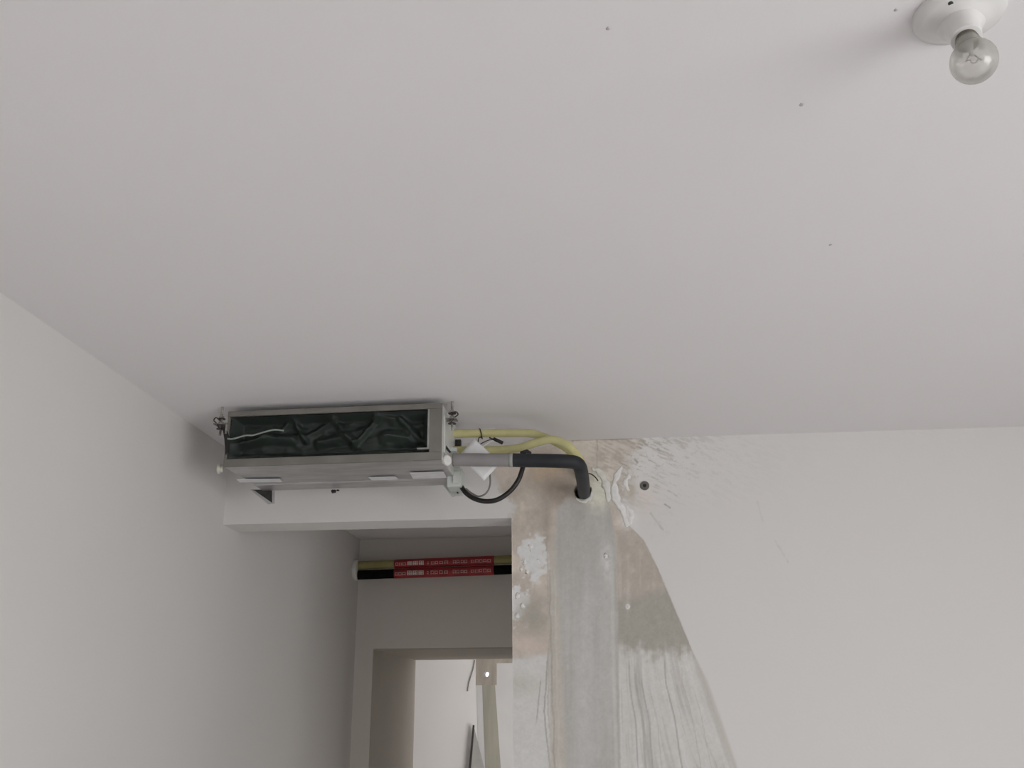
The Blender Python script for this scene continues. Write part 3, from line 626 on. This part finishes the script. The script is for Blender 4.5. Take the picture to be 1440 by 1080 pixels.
tube(b, [bs+bax*bl*0.6, F_[0]], 0.0007, 5); tube(b, [bs+bax*bl*0.6, F_[-1]], 0.0007, 5); obj('filament', b, M['dark'], gl, True)

# ------------------------------------------------------------------ two pipes with red labels crossing the corridor
def cross_pipe(z0, z1, r, m, label, glyph_seed):
    YP = 5.19
    pa, pb = Vector((XL+0.021, YP, z0)), Vector((-0.25, YP, z1)); t = thing('insulated_pipe', label, 'pipe', pa)
    b = bmesh.new(); tube(b, [pa.lerp(pb, k/30) for k in range(31)], r, 20, wob=0.02); obj('pipe_sleeve', b, m, t, True)
    xa, xb = on_y(555, 800, YP).x, on_y(695, 800, YP).x; f0 = (xa-pa.x)/(pb.x-pa.x); f1 = (xb-pa.x)/(pb.x-pa.x)
    b = bmesh.new(); tube(b, [pa.lerp(pb, f0+(f1-f0)*k/20) for k in range(21)], r*1.05, 24); lab = obj('red_label', b, M['red'], t, True)
    rnd = random.Random(glyph_seed); bA, bB = bmesh.new(), bmesh.new()
    def patch(b, x0, x1, a0, a1):
        k = (x0-pa.x)/(pb.x-pa.x); zc = pa.z+(pb.z-pa.z)*k; rr = r*1.05+0.0012; vs_ = []
        for i in range(4):
            a = math.radians(a0+(a1-a0)*i/3); vs_.append((b.verts.new((x0, YP-rr*math.cos(a), zc+rr*math.sin(a))), b.verts.new((x1, YP-rr*math.cos(a), zc+rr*math.sin(a)))))
        for i in range(3): b.faces.new((vs_[i][0], vs_[i][1], vs_[i+1][1], vs_[i+1][0]))
    ppx = (xb-xa)/140.0
    cells = [(2, 4, 0), (7, 4, 0), (12, 5, 0), (19, 7, 1), (27, 7, 1), (35, 7, 1), (47, 2, 0), (52, 5, 0), (58, 4, 0), (64, 5, 0), (71, 5, 0), (83, 4, 0), (88, 4, 0), (94, 4, 0), (99, 4, 0), (108, 5, 0), (114, 5, 0), (120, 4, 0), (125, 5, 0), (131, 5, 0)]
    for cx, wd, bold in cells:
        b = bB if bold else bA; x0 = xa+cx*ppx; ww = wd*ppx; hh = 40 if bold else 32
        for k in range(4 if bold else 2):
            a = -30+hh*(k+0.3*rnd.random())/(3 if bold else 1.2); patch(b, x0, x0+ww, a, a+7)
        for k in range(3 if bold else 2):
            xx = x0+ww*(0.05+0.85*k/(2 if bold else 1)*rnd.uniform(0.9, 1)); patch(b, xx, xx+ww*0.16, -30, -30+hh*1.15)
    obj('printed_characters', bA, M['print'], lab)['kind'] = 'stuff'; obj('printed_characters', bB, M['print2'], lab)['kind'] = 'stuff'
    return t
cross_pipe(2.492, 2.512, 0.0235, M['oliv'], 'olive yellow insulated pipe with a red label, the upper of two crossing the corridor', 3)
cross_pipe(2.440, 2.458, 0.0255, M['matt'], 'black insulated pipe with a red label, the lower of two crossing the corridor', 4)
b = bmesh.new(); lathe(b, [(0.057, 0), (0.059, 0.008), (0.056, 0.018), (0.048, 0.022)], (XL, 5.19, 2.466), (1, 0, 0), 32)
for v in b.verts: v.co.z += 0.004*noise.noise(v.co*30)
tag(obj('pipe_collar', b, M['white'], None, True, 50), 'off white round collar sealing both corridor pipes into the left wall', 'collar')

# ------------------------------------------------------------------ far room details
YW = YFAR
def far_strip(name, pts, m, dep=0.004):
    b = bmesh.new(); prism(b, [on_y(px, py, YW-dep) for px, py in pts], (0, dep, 0)); return obj(name, b, m, wall_far)
mf1 = mat('far_bare_plaster', alb((128, 120, 110)), 0.9, var=0.14, vscale=5, bump=0.3, bscale=60, stretch=(3, 1, 0.7))
mf2 = mat('far_mortar', alb((124, 120, 108)), 0.9, var=0.09, vscale=4, bump=0.2, bscale=50, stretch=(4, 1, 0.4))
mf3 = mat('far_grey_skim', alb((160, 157, 154)), 0.9, var=0.04, vscale=4)
def holed(name, m, x0, x1, z0, z1, y):
    b = bmesh.new(); sq = []; ci = []
    for k in range(32):
        a = 2*math.pi*k/32; c, s = math.cos(a), math.sin(a); m_ = max(abs(c), abs(s))
        sq.append(b.verts.new((HX+0.09*c/m_, y, HZ+0.09*s/m_))); ci.append(b.verts.new((HX+HR*c, y, HZ+HR*s)))
    for k in range(32): b.faces.new((sq[k], sq[(k+1) % 32], ci[(k+1) % 32], ci[k]))
    b.normal_update(); bmesh.ops.solidify(b, geom=b.faces[:], thickness=0.003)
    return obj(name, b, m, wall_far)
holed('bare_plaster', mf1, HX-0.09, HX+0.09, 0, 0, YW-0.003)
xw = HX+0.09
def strip_w(name, x0, x1, z0, z1, m, dep, slant=0.0):
    b = bmesh.new(); prism(b, [(x0, YW-dep, z1), (x1, YW-dep, z1), (x1+slant, YW-dep, z0), (x0+slant*0.6, YW-dep, z0)], (0, dep, 0)); return obj(name, b, m, wall_far)
strip_w('bare_plaster', HX-0.09, HX+0.40, HZ+0.09, ZC-0.3, mf1, 0.003)
strip_w('bare_plaster', HX+0.09, HX+0.40, HZ-0.09, HZ+0.09, mf3, 0.0035)
strip_w('bare_plaster', HX-0.085, HX-0.035, 0, HZ-0.09, mf3, 0.003, 0.10)
strip_w('mortar_channel', HX-0.035, HX+0.075, 0, HZ-0.09, mf2, 0.006, 0.14)
strip_w('bare_plaster', HX+0.075, HX+0.36, 0, HZ-0.09, mf3, 0.003, 0.14)
route('hanging_cable', [(667.5, 928, YW-0.010), (666, 938, YW-0.012), (663, 948, YW-0.012), (659, 962, YW-0.012), (657.5, 972, YW-0.01)], 0.0045, M['wire'], 'short grey cable end hanging on the far white wall beside the bright hole', 'cable', 0, 8)
Yd = YW-0.07
b = bmesh.new(); top = on_y(665.5, 1020, Yd); lo = on_y(660, 1080, Yd); hi = on_y(679, 1072, Yd)
k = top.z/(top.z-lo.z); k2 = 0.9
bx0 = top.x+(lo.x-top.x)*k; 
prism(b, [top, (top.x+0.09, Yd, top.z-0.34), (top.x+0.12, Yd, 0), (bx0, Yd, 0)], (0, 0.03, 0))
bd = obj('leaning_board', b, M['board']); tag(bd, 'narrow grey board with a slanted top standing by the far white wall', 'board')
b = bmesh.new(); prism(b, [(top.x-0.004, Yd-0.006, top.z+0.004), (top.x+0.012, Yd-0.006, top.z), (bx0+0.022, Yd-0.006, 0), (bx0-0.004, Yd-0.006, 0)], (0, 0.006, 0)); obj('board_edge', b, M['dark'], bd)
